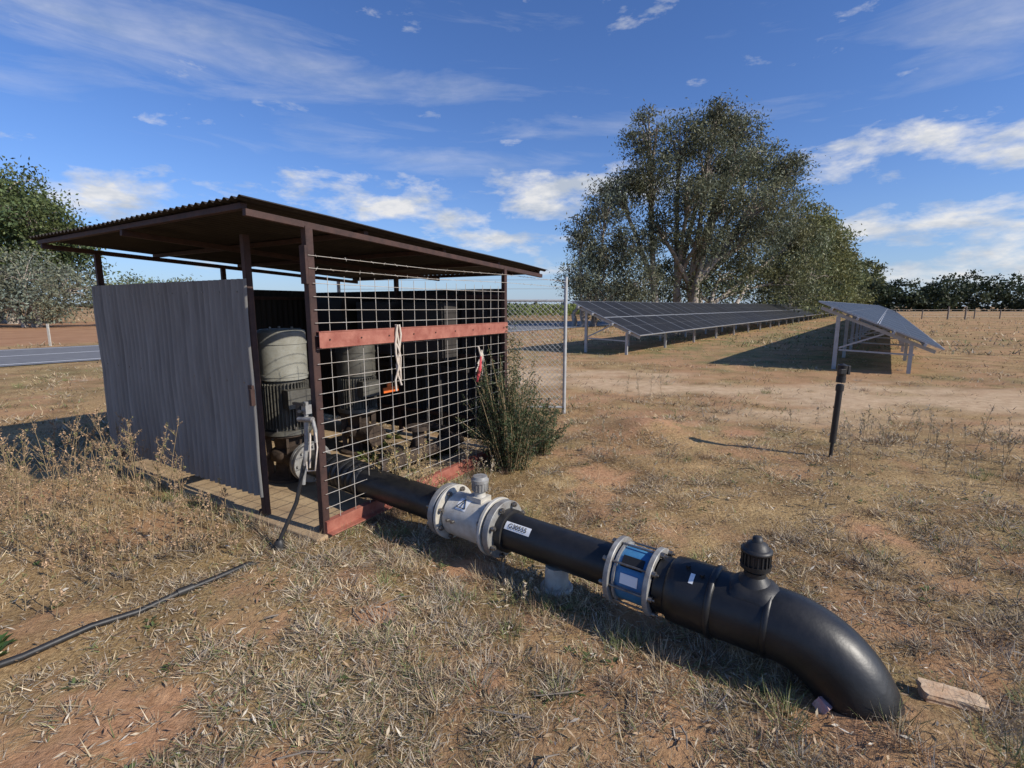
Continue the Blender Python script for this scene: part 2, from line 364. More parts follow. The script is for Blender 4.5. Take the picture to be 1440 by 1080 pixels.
for i in range(9): p=S(-.069,.1+i*.27,1.38); g.cyl(p,p-e1*.006,.006,6)
g.obj('rail_bolts',M_brown,shed)
g=G()
for zz in (1.84,1.92):
    pts=[S(-.03,0,zz),S(-.03,1.2,zz-.015),S(-.03,2.36,zz),V((.79,7.42,zz+.03))]
    g.tube(pts,.0022,5)
    for i in range(len(pts)-1):
        a0,a1=pts[i],pts[i+1]; n=int((a1-a0).length/.12)
        for k_ in range(n):
            p=a0.lerp(a1,(k_+.5)/n)
            dd=V((random.uniform(-1,1),random.uniform(-1,1),random.uniform(-1,1))).normalized()*.014
            g.tube([p-dd,p+dd],.0016,4)
g.obj('barbed_wire',M_wire,shed)
g=G()
def rope(b,z0,z1,n,sp):
    for i in range(n):
        x0=b+random.uniform(-sp,sp)*.5; pts=[]
        for j in range(7):
            t=j/6; pts.append(S(-.08+random.uniform(-.012,.012),x0+sp*math.sin(t*5+i*1.3)*(.4+.6*t),z0+(z1-z0)*t*(1-.08*i)))
        g.tube(pts,.008,6)
rope(.72,1.46,.95,4,.03); g.obj('tied_rope',M_rope,shed)
g=G(); g.tube([S(-.07,1.80,1.22),S(-.075,1.84,1.12),S(-.07,1.79,1.05)],.010,6)
for i in range(4): g.tube([S(-.07,1.86,1.18),S(-.08,1.82+.02*i,1.08),S(-.075,1.75+.03*i,.98-.03*i)],.006,6)
g.obj('hanging_cord',M_rope,shed)
g=G(); g.tube([S(-.08,1.83,1.12),S(-.085,1.80,1.0),S(-.08,1.76,.88)],[.010,.02,.012],8); g.obj('hanging_red_bottle',M_redp,shed)
g=G()
for a0,z0,w,h,d in ((.85,1.02,.6,.62,.22),(1.6,1.05,.55,.6,.25),(2.35,.85,.5,.85,.25)):
    g.box(S(a0,2.2-.02,z0+h/2),(w,d,h),(e1,e2,Z)); g.box(S(a0,2.18-d/2-.008,z0+h/2),(w*.92,.012,h*.92),(e1,e2,Z)); g.box(S(a0-w*.38,2.18-d/2-.025,z0+h/2),(.02,.02,.1),(e1,e2,Z))
g.beam(S(.4,2.28,.9),S(2.9,2.28,.9),.03,.05)
for a0 in (.75,.95,1.5,1.7,2.3): g.tube([S(a0,2.2,1.05),S(a0,2.22,.5),S(a0-.1,2.1,.05)],.018,8)
g.obj('electrical_cabinets',M_cab,shed,.006)
g=G(); g.box(S(.75,1.45,.78),(.012,.20,.05),(e1,e2,Z)); g.box(S(.77,1.45,.80),(.012,.05,.10),(e1,e2,Z)); g.obj('orange_handle',M_orange,shed)
# ------------------------------------------------------------------ pumps
pd=V((.79,-.613,0)).normalized(); P0=V((-.597,3.31,.25)); pr=V((pd.y,-pd.x,0))
def PP(s,z=None):
    p=P0+pd*s
    if z is not None: p.z=z
    return p
def motor(name,c,r,z0,z1,cowl):
    e=empty(name,c); H=z1-z0; c=V((c[0],c[1],0))
    g=G()
    g.lathe(c,Z,[[(z0+H*.52,r),(z0+H*.97,r)],[(z0+H*.97,r),(z0+H*.985,r*.97),(z1,r*.8)],[(z1,r*.8),(z1+.002,0)],[(z0+H*.52,r*.8),(z0+H*.52,r)]],48)
    g.steps(c,Z,[(z0+H*.86,r),(z0+H*.86,r+.006),(z0+H*.88,r+.006),(z0+H*.88,r)],48)
    g.steps(c,Z,[(z0+H*.55,r),(z0+H*.55,r+.005),(z0+H*.57,r+.005),(z0+H*.57,r)],48)
    g.obj('fan_cowl',cowl,e)
    g=G()
    g.lathe(c,Z,[[(z0+.03,r*.86),(z0+H*.52,r*.86)]],40)
    g.steps(c,Z,[(z0-.01,0),(z0-.01,r*1.05),(z0+.03,r*1.05),(z0+.03,r*.8)],40)
    for i in range(44):
        t=2*math.pi*i/44; d=V((math.cos(t),math.sin(t),0)); g.box(c+d*r*.91+Z*(z0+H*.27),(r*.2,.006,H*.44),(d,Z.cross(d),Z))
    d=V((.75,-.66,0)).normalized(); g.box(c+d*r*1.1+Z*(z0+H*.35),(.12,.2,.16),(d,Z.cross(d),Z))
    g.obj('motor_body',M_motor,e)
    g=G()
    for i in range(8):
        t=2*math.pi*i/8; p=c+V((math.cos(t),math.sin(t),0))*r*.97; g.cyl(p+Z*(z0+.03),p+Z*(z0+.06),.013,6)
    for i in range(3): p=c+V((math.cos(i*2.1),math.sin(i*2.1),0))*r*.5; g.cyl(p+Z*z1,p+Z*(z1+.02),.012,6)
    g.obj('motor_bolts',M_bolt,e)
    g=G()
    g.lathe(c,Z,[[(.03,r*1.0),(.06,r*1.0)],[(.06,r*1.0),(.09,r*.62),(.2,r*.55)],[(.2,r*.55),(.22,r*.75),(.30,r*.75),(.33,r*.55)],[(.33,r*.55),(z0-.06,r*.6),(z0-.03,r*.98)],[(z0-.03,r*.98),(z0-.01,r*.98)]],36)
    g.cyl(c+Z*.25,c+Z*.25+pd*.32,.11,24)
    for i in range(4):
        t=2*math.pi*i/4+.4; d=V((math.cos(t),math.sin(t),0)); g.beam(c+d*r*.75+Z*.05,c+d*r*.8+Z*(z0-.02),.02,.05)
    g.obj('pump_casing',M_rust,e)
    return e
mc=PP(-1.85); pm=motor('vertical_motor_pump',(mc.x,mc.y,0),.205,.48,1.40,M_motorc)
g=G(); fc=PP(-1.5)
g.steps(fc,pd,[(-.02,.09),(-.02,.175),(.012,.175),(.012,.12)],36); g.steps(fc,pd,[(.03,.12),(.03,.175),(.06,.175),(.06,.11)],36)
for i in range(8):
    t=2*math.pi*i/8; d=pr*math.cos(t)+Z*math.sin(t); g.cyl(fc-pd*.04+d*.148,fc+pd*.08+d*.148,.011,6)
g.obj('discharge_flange',M_flange,pm)
c2=S(1.35,1.55); motor('vertical_motor_pump',(c2.x,c2.y,0),.20,.5,1.22,M_motor)
g=G(); r_=empty('suction_manifold',S(.5,1.7))
g.tube([S(.45,.95,.16),S(.45,2.15,.16)],.075,18); g.tube([S(.45,1.5,.16),S(.45,1.5,.42)],.06,16)
g.steps(S(.45,1.5,.42),Z,[(-.02,.05),(-.02,.11),(.02,.11),(.02,.0)],24)
for b in (1.1,1.95): g.steps(S(.45,b,.16),e2,[(-.02,.07),(-.02,.13),(.02,.13),(.02,.07)],24)
g.tube([S(.9,1.9,.05),S(.75,1.9,.35),S(.45,1.95,.3)],.04,12)
g.obj('manifold_body',M_rust,r_)
# ------------------------------------------------------------------ main discharge pipe
pipe=empty('discharge_pipe',PP(1.0))
g=G(); R=.112
g.lathe(PP(0),pd,[[(-1.44,R),(.15,R)],[(.72,R),(1.46,R)]],48)
for i in range(7): g.lathe(PP(0),pd,[[(-1.15+i*.07,R+.002),(-1.135+i*.07,R+.02),(-1.10+i*.07,R+.02),(-1.085+i*.07,R+.002)]],36)
g.obj('pipe_run',M_black,pipe)
g=G()
g.steps(PP(0),pd,[(1.69,R),(1.69,.135),(1.74,.135)],48)
g.lathe(PP(0),pd,[[(1.74,.135),(1.755,.152),(1.80,.156)],[(1.80,.156),(1.93,.156)],[(1.93,.156),(1.935,.165),(1.955,.165),(1.96,.150)],[(1.96,.150),(2.16,.150)],[(2.16,.150),(2.165,.156),(2.18,.156),(2.185,.150)]],56)
Rb=.33; pts=[PP(2.18)]
for i in range(0,25):
    t=math.pi/2*i/24; pts.append(PP(2.2+Rb*math.sin(t),.25-Rb*(1-math.cos(t))))
pts.append(PP(2.2+Rb,-.35)); g.tube(pts,.150,56,False)
g.obj('elbow_and_coupler',M_black,pipe)
g=G()
for s_,dd in ((1.83,.3),(1.90,.45)):
    d=(Z*math.cos(dd)+pr*math.sin(dd)); g.cyl(PP(s_)+d*.15,PP(s_)+d*.175,.011,10)
vs=[];fs=[];n=14
for i in range(n+1):
    t=(i/n-.5)*1.5; d=Z*math.cos(t)+pr*math.sin(t)
    for j in range(9):
        q=(j/8-.5)*.20*(1-.25*abs(i/n-.5)*2); rr=.150+.020*max(0,1-(abs(j/8-.5)*2)**6)*max(0,1-(abs(i/n-.5)*2)**6); vs.append(PP(2.1+q)+d*rr)
for i in range(n):
    for j in range(8): fs.append((i*9+j,i*9+j+1,(i+1)*9+j+1,(i+1)*9+j))
g.add(vs,fs,True); g.lathe(PP(2.1),Z,[[(.14,.08),(.165,.066),(.19,.045)]],28)
g.obj('saddle',M_black2,pipe)
g=G()
o=PP(2.1,.43)
g.steps(o,Z,[(0,.03),(0,.045),(.03,.045),(.03,.036),(.045,.036),(.045,.062),(.065,.064),(.065,.054)],32)
g.lathe(o,Z,[[(.065,.054),(.115,.054)],[(.115,.054),(.118,.064),(.13,.064),(.135,.05)],[(.135,.05),(.155,.04),(.165,.022)],[(.165,.022),(.185,.018),(.186,0)]],32)
for i in range(20):
    t=2*math.pi*i/20; d=V((math.cos(t),math.sin(t),0)); g.box(o+d*.056+Z*.09,(.01,.006,.05),(d,Z.cross(d),Z))
g.obj('air_valve',M_black2,pipe)
# flow meter
fm=empty('flow_meter',PP(.45))
g=G()
def flange(g,s0,r=.180,t=.024): g.steps(PP(0),pd,[(s0,R),(s0,r-.003),(s0+.003,r),(s0+t-.003,r),(s0+t,r-.003),(s0+t,R)],48)
flange(g,.255);flange(g,.625)
g.lathe(PP(0),pd,[[(.279,.115),(.285,.122),(.30,.142)],[(.30,.142),(.59,.142)],[(.59,.142),(.605,.122),(.625,.115)]],56)
g.box(PP(.49)+Z*.15,(.12,.1,.03),(pd,pr,Z)); g.lathe(PP(.50),Z,[[(.15,.05),(.17,.035),(.2,.034)]],24)
g.obj('meter_body',M_white,fm)
g=G(); flange(g,.195,.176,.045);flange(g,.665,.176,.045); g.obj('backing_flanges',M_flange,fm)
g=G()
for s0,s1 in ((.165,.31),(.60,.745)):
    for i in range(8):
        t=2*math.pi*(i+.5)/8; d=pr*math.cos(t)+Z*math.sin(t)
        g.cyl(PP(s0)+d*.156,PP(s1)+d*.156,.008,8)
        g.cyl(PP(s0+.008)+d*.156,PP(s0+.025)+d*.156,.016,6); g.cyl(PP(s1-.025)+d*.156,PP(s1-.008)+d*.156,.016,6)
g.obj('bolts',M_bolt,fm)
g=G(); g.steps(PP(.14),pd,[(0,R),(0,.13),(.045,.13),(.045,.12)],40);g.steps(PP(.715),pd,[(0,.12),(0,.13),(.045,.13),(.045,R)],40); g.obj('stub_ends',M_black2,fm)
g=G(); o=PP(.50,.45)
g.steps(o,Z,[(0,.0),(0,.048),(.055,.05),(.055,.056),(.075,.056),(.08,.05),(.095,.045),(.097,0)],28)
for i in range(16):
    t=2*math.pi*i/16; d=V((math.cos(t),math.sin(t),0)); g.box(o+d*.05+Z*.03,(.006,.006,.05),(d,Z.cross(d),Z))
g.obj('transmitter_cap',M_flange,fm)
def label(parent,s,ang,w,h,rad,txt=None,tri=False):
    d=(Z*math.sin(ang)+pr*math.cos(ang)).normalized(); up=(pd.cross(d)).normalized()
    if up.z<0: up=-up
    n=8;vs=[];
    for i in range(n+1):
        t=(i/n-.5)*h/rad; dd=d*math.cos(t)+up*math.sin(t)
        for q in (-w/2,w/2): vs.append(PP(s+q)+dd*(rad+.0015))
    g=G(); g.add(vs,[(2*i,2*i+1,2*i+3,2*i+2) for i in range(n)],True); g.obj('label_plate',M_label,parent)
    c=PP(s)+d*(rad+.004)
    if txt:
        cu=bpy.data.curves.new('label_text','FONT'); cu.body=txt; cu.size=h*.85; cu.align_x='CENTER';cu.align_y='CENTER'
        cu.offset=.0004; o=bpy.data.objects.new('label_text',cu); cu.materials.append(M_ink); link(o,None)
        m=Matrix((( *pd,0),(*up,0),(*d,0),(0,0,0,1))).transposed(); m.translation=c
        o.parent=parent; o.matrix_parent_inverse=Matrix.Translation(-V(parent.location)); o.matrix_basis=m
    if tri:
        g=G(); t=h*.42
        def tp(x,y,o=0): return c+pd*x+up*y+d*o
        for a0,a1 in (((-t,-t*.8),(t,-t*.8)),((t,-t*.8),(0,t)),((0,t),(-t,-t*.8)),((0,t*.4),(-.002,-.02))): g.tube([tp(*a0),tp(*a1)],.0028,5)
        g.obj('warning_triangle',M_ink,parent)
if pr.y>0: pr=-pr
label(fm,.43,.95,.085,.085,.142,None,True)
label(pipe,.86,.75,.18,.048,R,'G30555')
label(pipe,1.86,.95,.02,.05,.156,None)
g=G()
for s_ in (.36,.40):
    d=(Z*.1+pr).normalized(); g.cyl(PP(s_)+d*.14,PP(s_)+d*.165,.01,8)
g.obj('meter_studs',M_bolt,fm)
fc=empty('flanged_coupling',PP(1.58))
g=G()
for s0 in (1.45,1.655): g.steps(PP(0),pd,[(s0,R),(s0,.165),(s0+.003,.168),(s0+.025,.168),(s0+.028,.165),(s0+.028,.14)],48)
g.steps(PP(0),pd,[(1.49,.13),(1.49,.150),(1.502,.150),(1.502,.13)],48)
g.obj('end_rings',M_flange,fc)
g=G(); g.lathe(PP(0),pd,[[(1.47,.128),(1.50,.136),(1.64,.136),(1.66,.128)]],48); g.obj('blue_sleeve',M_blue,fc)
g=G()
for i in range(8):
    t=2*math.pi*(i+.9)/8; d=pr*math.cos(t)+Z*math.sin(t)
    g.cyl(PP(1.425)+d*.152,PP(1.715)+d*.152,.0055,8); g.cyl(PP(1.43)+d*.152,PP(1.45)+d*.152,.014,6); g.cyl(PP(1.683)+d*.152,PP(1.703)+d*.152,.014,6)
g.obj('coupling_bolts',M_bolt,fc)
d=pr*math.cos(.25)+Z*math.sin(.25); up=pd.cross(d).normalized(); g=G(); g.box(PP(1.575)+d*.139,(.09,.05,.004),(pd,up,d)); g.obj('sleeve_label',M_label,fc)
d=pr*math.cos(.85)+Z*math.sin(.85); up=pd.cross(d).normalized(); g=G(); g.box(PP(1.575)+d*.139,(.11,.06,.004),(pd,up,d)); g.obj('sleeve_band',M_ink,fc)
g=G(); o=PP(1.08,0); o.z=hz1(o.x,o.y)-.04; e=empty('pipe_support',o)
g.steps(o,Z,[(0,0),(0,.095),(.06,.095),(.07,.088),(.07,.07),(.19,.066),(.19,0)],32); g.obj('support_cup',M_white,e)
# ------------------------------------------------------------------ riser pole
e=empty('irrigation_riser',(3.39,5.1,0)); g=G(); b0=V((3.39,5.12,-.05)); t0=V((3.405,5.10,.80)); dr=(t0-b0).normalized()
g.tube([b0+dr*.22,t0],.030,16); g.tube([b0,b0+dr*.25],.018,12)
g.steps(b0,dr,[(.78,.030),(.78,.038),(.84,.038),(.84,.030)],20)
g.steps(b0,dr,[(.87,.03),(.87,.044),(.93,.044),(.93,.038),(.98,.044),(1.05,.048),(1.05,.036),(1.07,.0)],22)
g.box(b0+dr*.99+V((-.03,-.05,0)),(.05,.04,.05)); g.box(b0+dr*1.0+V((.05,-.02,0)),(.025,.035,.09))
g.obj('riser_pipe',M_black2,e,.003)
# ------------------------------------------------------------------ small tap by front post
e=empty('tap_standpipe',S(-.05,-.1)); g=G()
g.tube([S(.0,-.06,.98),S(.01,-.07,.7),S(.03,-.10,.42)],.014,10); g.box(S(0,-.06,.93),(.045,.045,.06),(e1,e2,Z)); g.tube([S(.06,-.08,.86),S(-.07,-.07,.87)],.018,10)
g.tube([S(-.07,-.07,.87),S(-.09,-.07,.80),S(-.09,-.07,.72)],.012,8)
g.obj('galvanised_fittings',M_flange,e)
g=G(); g.tube([S(.02,-.09,.55),S(.06,-.14,.3),S(.11,-.25,.06)],.014,10); g.lathe(S(.11,-.25,.0),Z,[[(0,.035),(.05,.035),(.07,.02)]],14)
g.tube([S(.05,-.06,.90),S(-.02,-.13,.93)],.012,8); g.box(S(.02,-.1,.97),(.11,.02,.015),(e1,e2,Z)); g.tube([S(.07,-.06,.84),S(.07,-.06,.96)],.026,10)
g.obj('black_fittings',M_black2,e)
g=G(); g.tube([S(-.09,-.07,.80),S(-.14,-.1,.7),S(-.13,-.12,.55),S(-.02,-.1,.52),S(.05,-.05,.65)],.005,6); g.tube([S(-.05,-.08,.78),S(-.09,-.12,.66),S(-.05,-.1,.55)],.006,6); g.obj('loose_cable',M_rope,e)
e=empty('poly_hose',(-1.95,2.41,0)); g=G(); hp=[(-1.56,2.93,-.03),(-1.62,2.85,.01),(-1.72,2.72,.02),(-1.84,2.55,.02),(-1.96,2.40,.015),(-2.08,2.24,.02),(-2.22,2.04,.02),(-2.45,1.85,.02),(-2.8,1.7,.02)]
g.tube([(x,y,z+hz1(x,y)) for x,y,z in hp],.0165,12); p=V((-1.80,2.60,.02+hz1(-1.8,2.6))); p2=V((-1.85,2.54,.02+hz1(-1.85,2.54))); g.cyl(p,p2,.023,14); g.obj('hose',M_black2,e)
# ------------------------------------------------------------------ chain link fence
cf=empty('chain_link_fence',(.79,7.42,0)); g=G(); c0=V((.79,7.42,0)); c1=V((-2.6,7.6,0)); cd=(c1-c0).normalized(); cl=(c1-c0).length
g.cyl(c0-Z*.1,c0+Z*2.02,.026,14); g.cyl(c0+cd*.02+Z*1.68,c1+Z*1.68,.018,10); g.cyl(c0+cd*.02+Z*.08,c1+Z*.08,.016,10); g.cyl(c1,c1+Z*2,.026,12); g.cyl(c0+cd*1.7,c0+cd*1.7+Z*1.7,.02,10)
g.tube([c0+Z*1.85,c1+Z*1.85],.0025,4);g.tube([c0+Z*1.98,c1+Z*1.98],.0025,4)
H=1.58; cn=cd.cross(Z)
st=.075; k_=-H
while k_<cl:
    for sg in (1,-1):
        s0=k_;s1=k_+H; a0=max(s0,0);a1=min(s1,cl)
        if a1<=a0: continue
        za=(a0-s0); zb=(a1-s0)
        if sg<0: za=H-za; zb=H-zb
        g.tube([c0+cd*a0+Z*(.09+za)+cn*.003*sg,c0+cd*a1+Z*(.09+zb)+cn*.003*sg],.0028,4,False)
    k_+=st
g.obj('mesh_and_posts',M_zinc,cf)
# ------------------------------------------------------------------ solar rows
rd=V((.599,.8,0)).normalized(); rn=V((.8,-.599,0)).normalized()
def solar(hi,nmod):
    hi=V(hi); e=empty('solar_panel_row',(hi.x,hi.y,0)); w=2.54; dz=-1.10; sl=(rn*w+Z*dz); L=sl.length; sl.normalize(); nr=rd.cross(sl).normalized()
    if nr.z<0: nr=-nr
    F=G();P=G();B=G(); mw=1.12; ml=(L-.03)/2
    for i in range(nmod):
        for j in range(2):
            o=hi+rd*(i*(mw+.012))+sl*(j*(ml+.02))+nr*random.uniform(-.004,.004); c=o+rd*mw/2+sl*ml/2
            F.box(c+nr*.0,(mw,ml,.034),(rd,sl,nr))
            if i<40: nsx,nsy=(2,2)
            else: nsx,nsy=(1,1)
            a0=.022; gw=(mw-2*a0-(nsx-1)*.012)/nsx; gl=(ml-2*a0-(nsy-1)*.008)/nsy
            for p in range(nsx):
                for q_ in range(nsy):
                    cc=o+rd*(a0+gw/2+p*(gw+.012))+sl*(a0+gl/2+q_*(gl+.008))+nr*.0195
                    P.add([cc-rd*gw/2-sl*gl/2,cc+rd*gw/2-sl*gl/2,cc+rd*gw/2+sl*gl/2,cc-rd*gw/2+sl*gl/2],[(0,1,2,3)])
    T=nmod*(mw+.012)
    for q_ in (.35,.95,1.75,2.4): B.beam(hi-rd*.12+sl*q_-nr*.055,hi+rd*(T+.05)+sl*q_-nr*.055,.05,.07,nr)
    i=.3
    while i<T:
        o=hi+rd*i; B.beam(o+sl*.1-nr*.13,o+sl*(L-.1)-nr*.13,.06,.08,nr)
        for q_,w_ in ((.55,.09),(2.2,.08)):
            t=o+sl*q_-nr*.17; B.box((t.x,t.y,(t.z)/2-.05),(w_,.07,t.z+.1),(rn,rd,Z))
        t=o+sl*.55; t2=o+sl*1.6-nr*.17; B.beam(V((t.x,t.y,.55)),t2,.04,.04); t3=o+sl*2.2; B.beam(V((t.x,t.y,.5)),V((t3.x,t3.y,.45)),.04,.04)
        i+=3.6
    F.obj('module_frames',M_pvframe,e); P.obj('module_glass',M_pv,e); B.obj('racking',M_alu,e)
solar((2.05,17.4,1.76),98); solar((7.75,12.75,1.72),85)
# ------------------------------------------------------------------ foliage
def leafquads(cent,size,cols,droop=.5,asp=.38):
    n=len(cent); v=rng.normal(size=(n,3)); v[:,2]-=droop*1.2; v/=np.linalg.norm(v,axis=1)[:,None]
    w=np.cross(v,rng.normal(size=(n,3))); w/=np.linalg.norm(w,axis=1)[:,None]
    s=size*rng.uniform(.6,1.35,n); d=v*s[:,None]/2; e=w*(s*asp)[:,None]/2
    vs=np.stack([cent-d,cent-e+d*.1,cent+d,cent+e+d*.1],1).reshape(-1,3)
    return vs,np.repeat(cols,4,axis=0)
def tree(name,base,lobes,nleaf,size,col,tr=.5,clump=.13,trunks=1,shell=.5,zmin=.3,npc=110,limbr=1.0,asp=.38):
    base=V(base); e=empty(name,base)
    vol=np.array([l[3]*l[4]*l[5] for l in lobes])**.67; vol/=vol.sum()
    C=[];K=[];limbs=[]
    for l,f in zip(lobes,vol):
        nl=int(nleaf*f); nc=max(7,nl//npc)
        d=rng.normal(size=(nc,3)); d/=np.linalg.norm(d,axis=1)[:,None]
        r=rng.uniform(shell,1.15,nc)**.7
        cc=np.array(l[:3])+d*r[:,None]*np.array(l[3:6]); limbs.append((np.array(l[:3]),cc))
        cr=clump*np.array(l[3:6]).mean()*rng.uniform(.5,1.6,nc)
        br=rng.uniform(.6,1.35,nc); hue=rng.uniform(-1,1,nc)
        wt=cr**1.6; ii=rng.choice(nc,nl,p=wt/wt.sum())
        off=rng.normal(size=(nl,3))*cr[ii][:,None]*np.array([1.0,1.0,.95]); off[:,2]-=np.abs(off[:,2])*.25
        p=cc[ii]+off
        cl=np.array(col)*(br[ii]*rng.uniform(.7,1.3,nl))[:,None]*np.stack([1+.12*hue[ii],np.ones(nl),1-.15*hue[ii]],-1)
        C.append(p);K.append(cl)
    C=np.concatenate(C);K=np.concatenate(K); m=C[:,2]>zmin; C=C[m];K=K[m]
    vs,cc=leafquads(C,size,K,asp=asp); npmesh('crown',vs,4,cc,M_leaf,e)
    g=G()
    zc=min(l[2] for l in lobes)
    for ti in range(trunks):
        b=base+V((random.uniform(-1,1)*(ti>0)*tr*7,random.uniform(-1,1)*(ti>0)*tr*3,-.2)); fork=b+V((random.uniform(-.5,.5),0,max(1.2,zc*.55)))
        g.tube([b,b.lerp(fork,.5)+V((.1,0,0)),fork],[tr,tr*.8,tr*.7],10)
        for j,(lc,cc) in enumerate(limbs):
            if j%trunks!=ti: continue
            l=V(lc); mid=fork.lerp(l,.5)+V((random.uniform(-.6,.6)*tr,random.uniform(-.6,.6)*tr-.2,.8*tr))
            g.tube([fork,mid,l],[tr*.6*limbr,tr*.42*limbr,tr*.28*limbr],7)
            for t in cc[:16]:
                t=V(t); g.tube([mid.lerp(l,random.uniform(.3,1)),l.lerp(t,.5)+V((0,0,tr*.4)),t],[tr*.2*limbr,tr*.13*limbr,tr*.05],5)
    g.obj('trunk_and_limbs',M_bark,e)
OL=(.135,.146,.088)
def lb(x,z,rx,rz,y=42,ry=None): return (x,y,z,rx,ry or rx,rz)
tree('eucalyptus_tree',(14,43,0),[lb(13.3,14.4,1.9,2.0),lb(15.2,12.2,1.7,2.0,41),lb(17.9,12.6,1.8,1.8,42),lb(20.4,14.4,2.0,1.9,44),lb(10.6,14.9,1.6,1.7,41),lb(16.4,16.3,2.0,1.6,43),lb(18.8,16.0,1.6,1.4,44),lb(22.4,11.8,1.9,1.7,44),lb(23.8,13.2,1.3,1.1,45),
  lb(11.0,11.2,1.9,1.8,41,2.5),lb(13.6,9.6,1.7,1.5,40,2.5),lb(16.6,9.6,1.8,1.6,41,2.5),lb(19.8,9.6,2.0,1.8,42,3),lb(22.9,8.4,2.0,1.7,46),lb(8.2,10.7,1.8,1.1,41),lb(15.0,6.8,2.0,1.3,41),lb(11.8,7.4,1.8,1.3,41),lb(18.8,6.6,2.0,1.4,42)],62000,.27,OL,.42,.24,5,shell=.35,npc=130,limbr=1.0,asp=.33)
tree('eucalyptus_tree',(6.5,40,0),[lb(7.2,9.0,1.7,1.2,40),lb(5.3,7.0,1.4,1.2,40),lb(5.4,4.0,1.7,1.5,40),lb(9.4,6.2,1.8,1.3,40),lb(7.4,5.4,1.5,1.3,40),lb(9.8,3.4,2.0,1.5,40),lb(7.4,2.2,2.4,1.2,39.5)],24000,.26,(.135,.148,.098),.26,.22,4,limbr=.9,asp=.33)
tree('eucalyptus_tree',(18,44,0),[lb(13.5,3.6,2.6,1.7,44,3),lb(18.5,4.2,2.7,1.8,45,3),lb(22.6,4.8,2.4,2.2,47),lb(25.5,4.0,2.4,2.2,47),lb(26.5,7.5,1.9,1.7,48)],18000,.30,(.145,.155,.078),.3,.22,4)
def row_tree(x,y,h,r,n,sz):
    R_=random.uniform
    tree('eucalyptus_tree',(x,y,0),[(x+R_(-.3,.3)*r,y,h*.84,r*.42,r*.42,h*.13),(x-r*.5,y-1,h*.66,r*.38,r*.38,h*.12),(x+r*.5,y+1,h*.62,r*.42,r*.42,h*.13),(x+r*.05,y-1,h*.58,r*.4,r*.4,h*.12),(x-r*.4,y-1,h*.40,r*.45,r*.45,h*.13),(x+r*.45,y,h*.36,r*.5,r*.5,h*.14),(x,y-.5,h*.2,r*.8,r*.6,h*.14)],n,sz,(.175,.182,.072),r*.05,.24,3)
row_tree(31.5,57,13.8,5.0,13000,.36); row_tree(41,69,15.2,5.6,13000,.42); row_tree(51,86,16.5,6.2,11000,.54); row_tree(63,102,17,6.5,9000,.65); row_tree(76,121,17.5,7.5,8000,.8); row_tree(94,144,17,8,7000,.95); row_tree(115,168,16,8,6000,1.1); row_tree(134,190,14,8,5000,1.1); row_tree(150,212,13,8,4000,1.2)
tree('pepper_tree',(-47,46,0),[(-46.5,47,11.8,3.2,4,2.2),(-43.5,46,9.6,2.6,3.0,1.9),(-51,48,11.4,4.2,5,3.2),(-41.0,45,8.6,2.3,2.6,1.6),(-38.6,45,7.4,1.9,2.2,1.4),(-48,45,7,4,3.5,3),(-44,45,5.5,3.6,3,2.6),(-39.8,45,5.2,2.4,2.4,2.0)],40000,.34,(.095,.125,.045),.5,.22,3,asp=.45)
tree('olive_tree',(-36,38,0),[(-36.5,38,3.8,2.2,2.4,1.7),(-33.5,38.5,2.9,2.0,2.2,1.6),(-39,38,2.6,2.2,2.2,1.8),(-36.0,37.5,1.7,2.8,2,1.3)],14000,.24,(.185,.20,.14),.25,.22,3)
tree('olive_tree',(-30,41,0),[(-31,41,2.7,1.9,2.0,1.5),(-28.6,42,2.3,2.0,2.0,1.3)],7000,.24,(.16,.19,.10),.2,.22,2)
tree('olive_tree',(-25,40,0),[(-25.5,40,1.6,2.2,1.6,1.1),(-44,40,2,3,2,1.8)],5000,.26,(.13,.15,.075),.15,.2,2)
def mass(name,pts,h,n,size,col):
    pts=np.array(pts); ii=rng.integers(0,len(pts),n); nn=len(pts)
    hh=h*rng.uniform(.5,1.2,nn)**1.0; rr=h*rng.uniform(.3,.65,nn)
    ncl=22; cl=rng.normal(size=(nn,ncl,3)); cl/=np.linalg.norm(cl,axis=2)[:,:,None]; cl*=rng.uniform(.5,1.1,(nn,ncl,1))
    jj=rng.integers(0,ncl,n); o=cl[ii,jj]*np.stack([rr,rr,hh*.45],-1)[ii]+rng.normal(size=(n,3))*h*.065
    c=np.stack([pts[ii,0],pts[ii,1],hh[ii]*.47],-1)+o; c[:,2]=np.abs(c[:,2])
    col_=np.array(col)*(rng.uniform(.5,1.3,(nn,ncl))[ii,jj]*rng.uniform(.8,1.2,n))[:,None]
    vs,cc=leafquads(c,size,col_,asp=.6); npmesh(name,vs,4,cc,M_leaf)
pts=[(112+i*2.3+random.uniform(-2.5,2.5),160-i*.3+random.uniform(-10,10)) for i in range(82)]
mass('distant_trees',pts,11,60000,.9,(.050,.066,.032))
pts=[(random.uniform(-900,900),random.uniform(640,760)) for i in range(240)]+[(-640+random.uniform(-40,40),random.uniform(100,700)) for i in range(80)]
mass('distant_treeline',pts,7,22000,3.0,(.10,.12,.09))
vv=[];vc=[]
for rI in range(12):
    q_=14+rI*3.2; n=4200; s=rng.uniform(34,190,n); hgt=rng.uniform(.5,1.8,n)
    p=np.array(R0)[None]+np.array(RD)[None]*s[:,None]+np.array(RN)[None]*(q_+rng.normal(0,.22,n))[:,None]; p[:,2]=hgt
    a_,b_=leafquads(p,.42,np.array((.20,.25,.075))*rng.uniform(.5,1.3,(n,1)),asp=.7); vv.append(a_);vc.append(b_)
npmesh('vineyard',np.concatenate(vv),4,np.concatenate(vc),M_leaf)
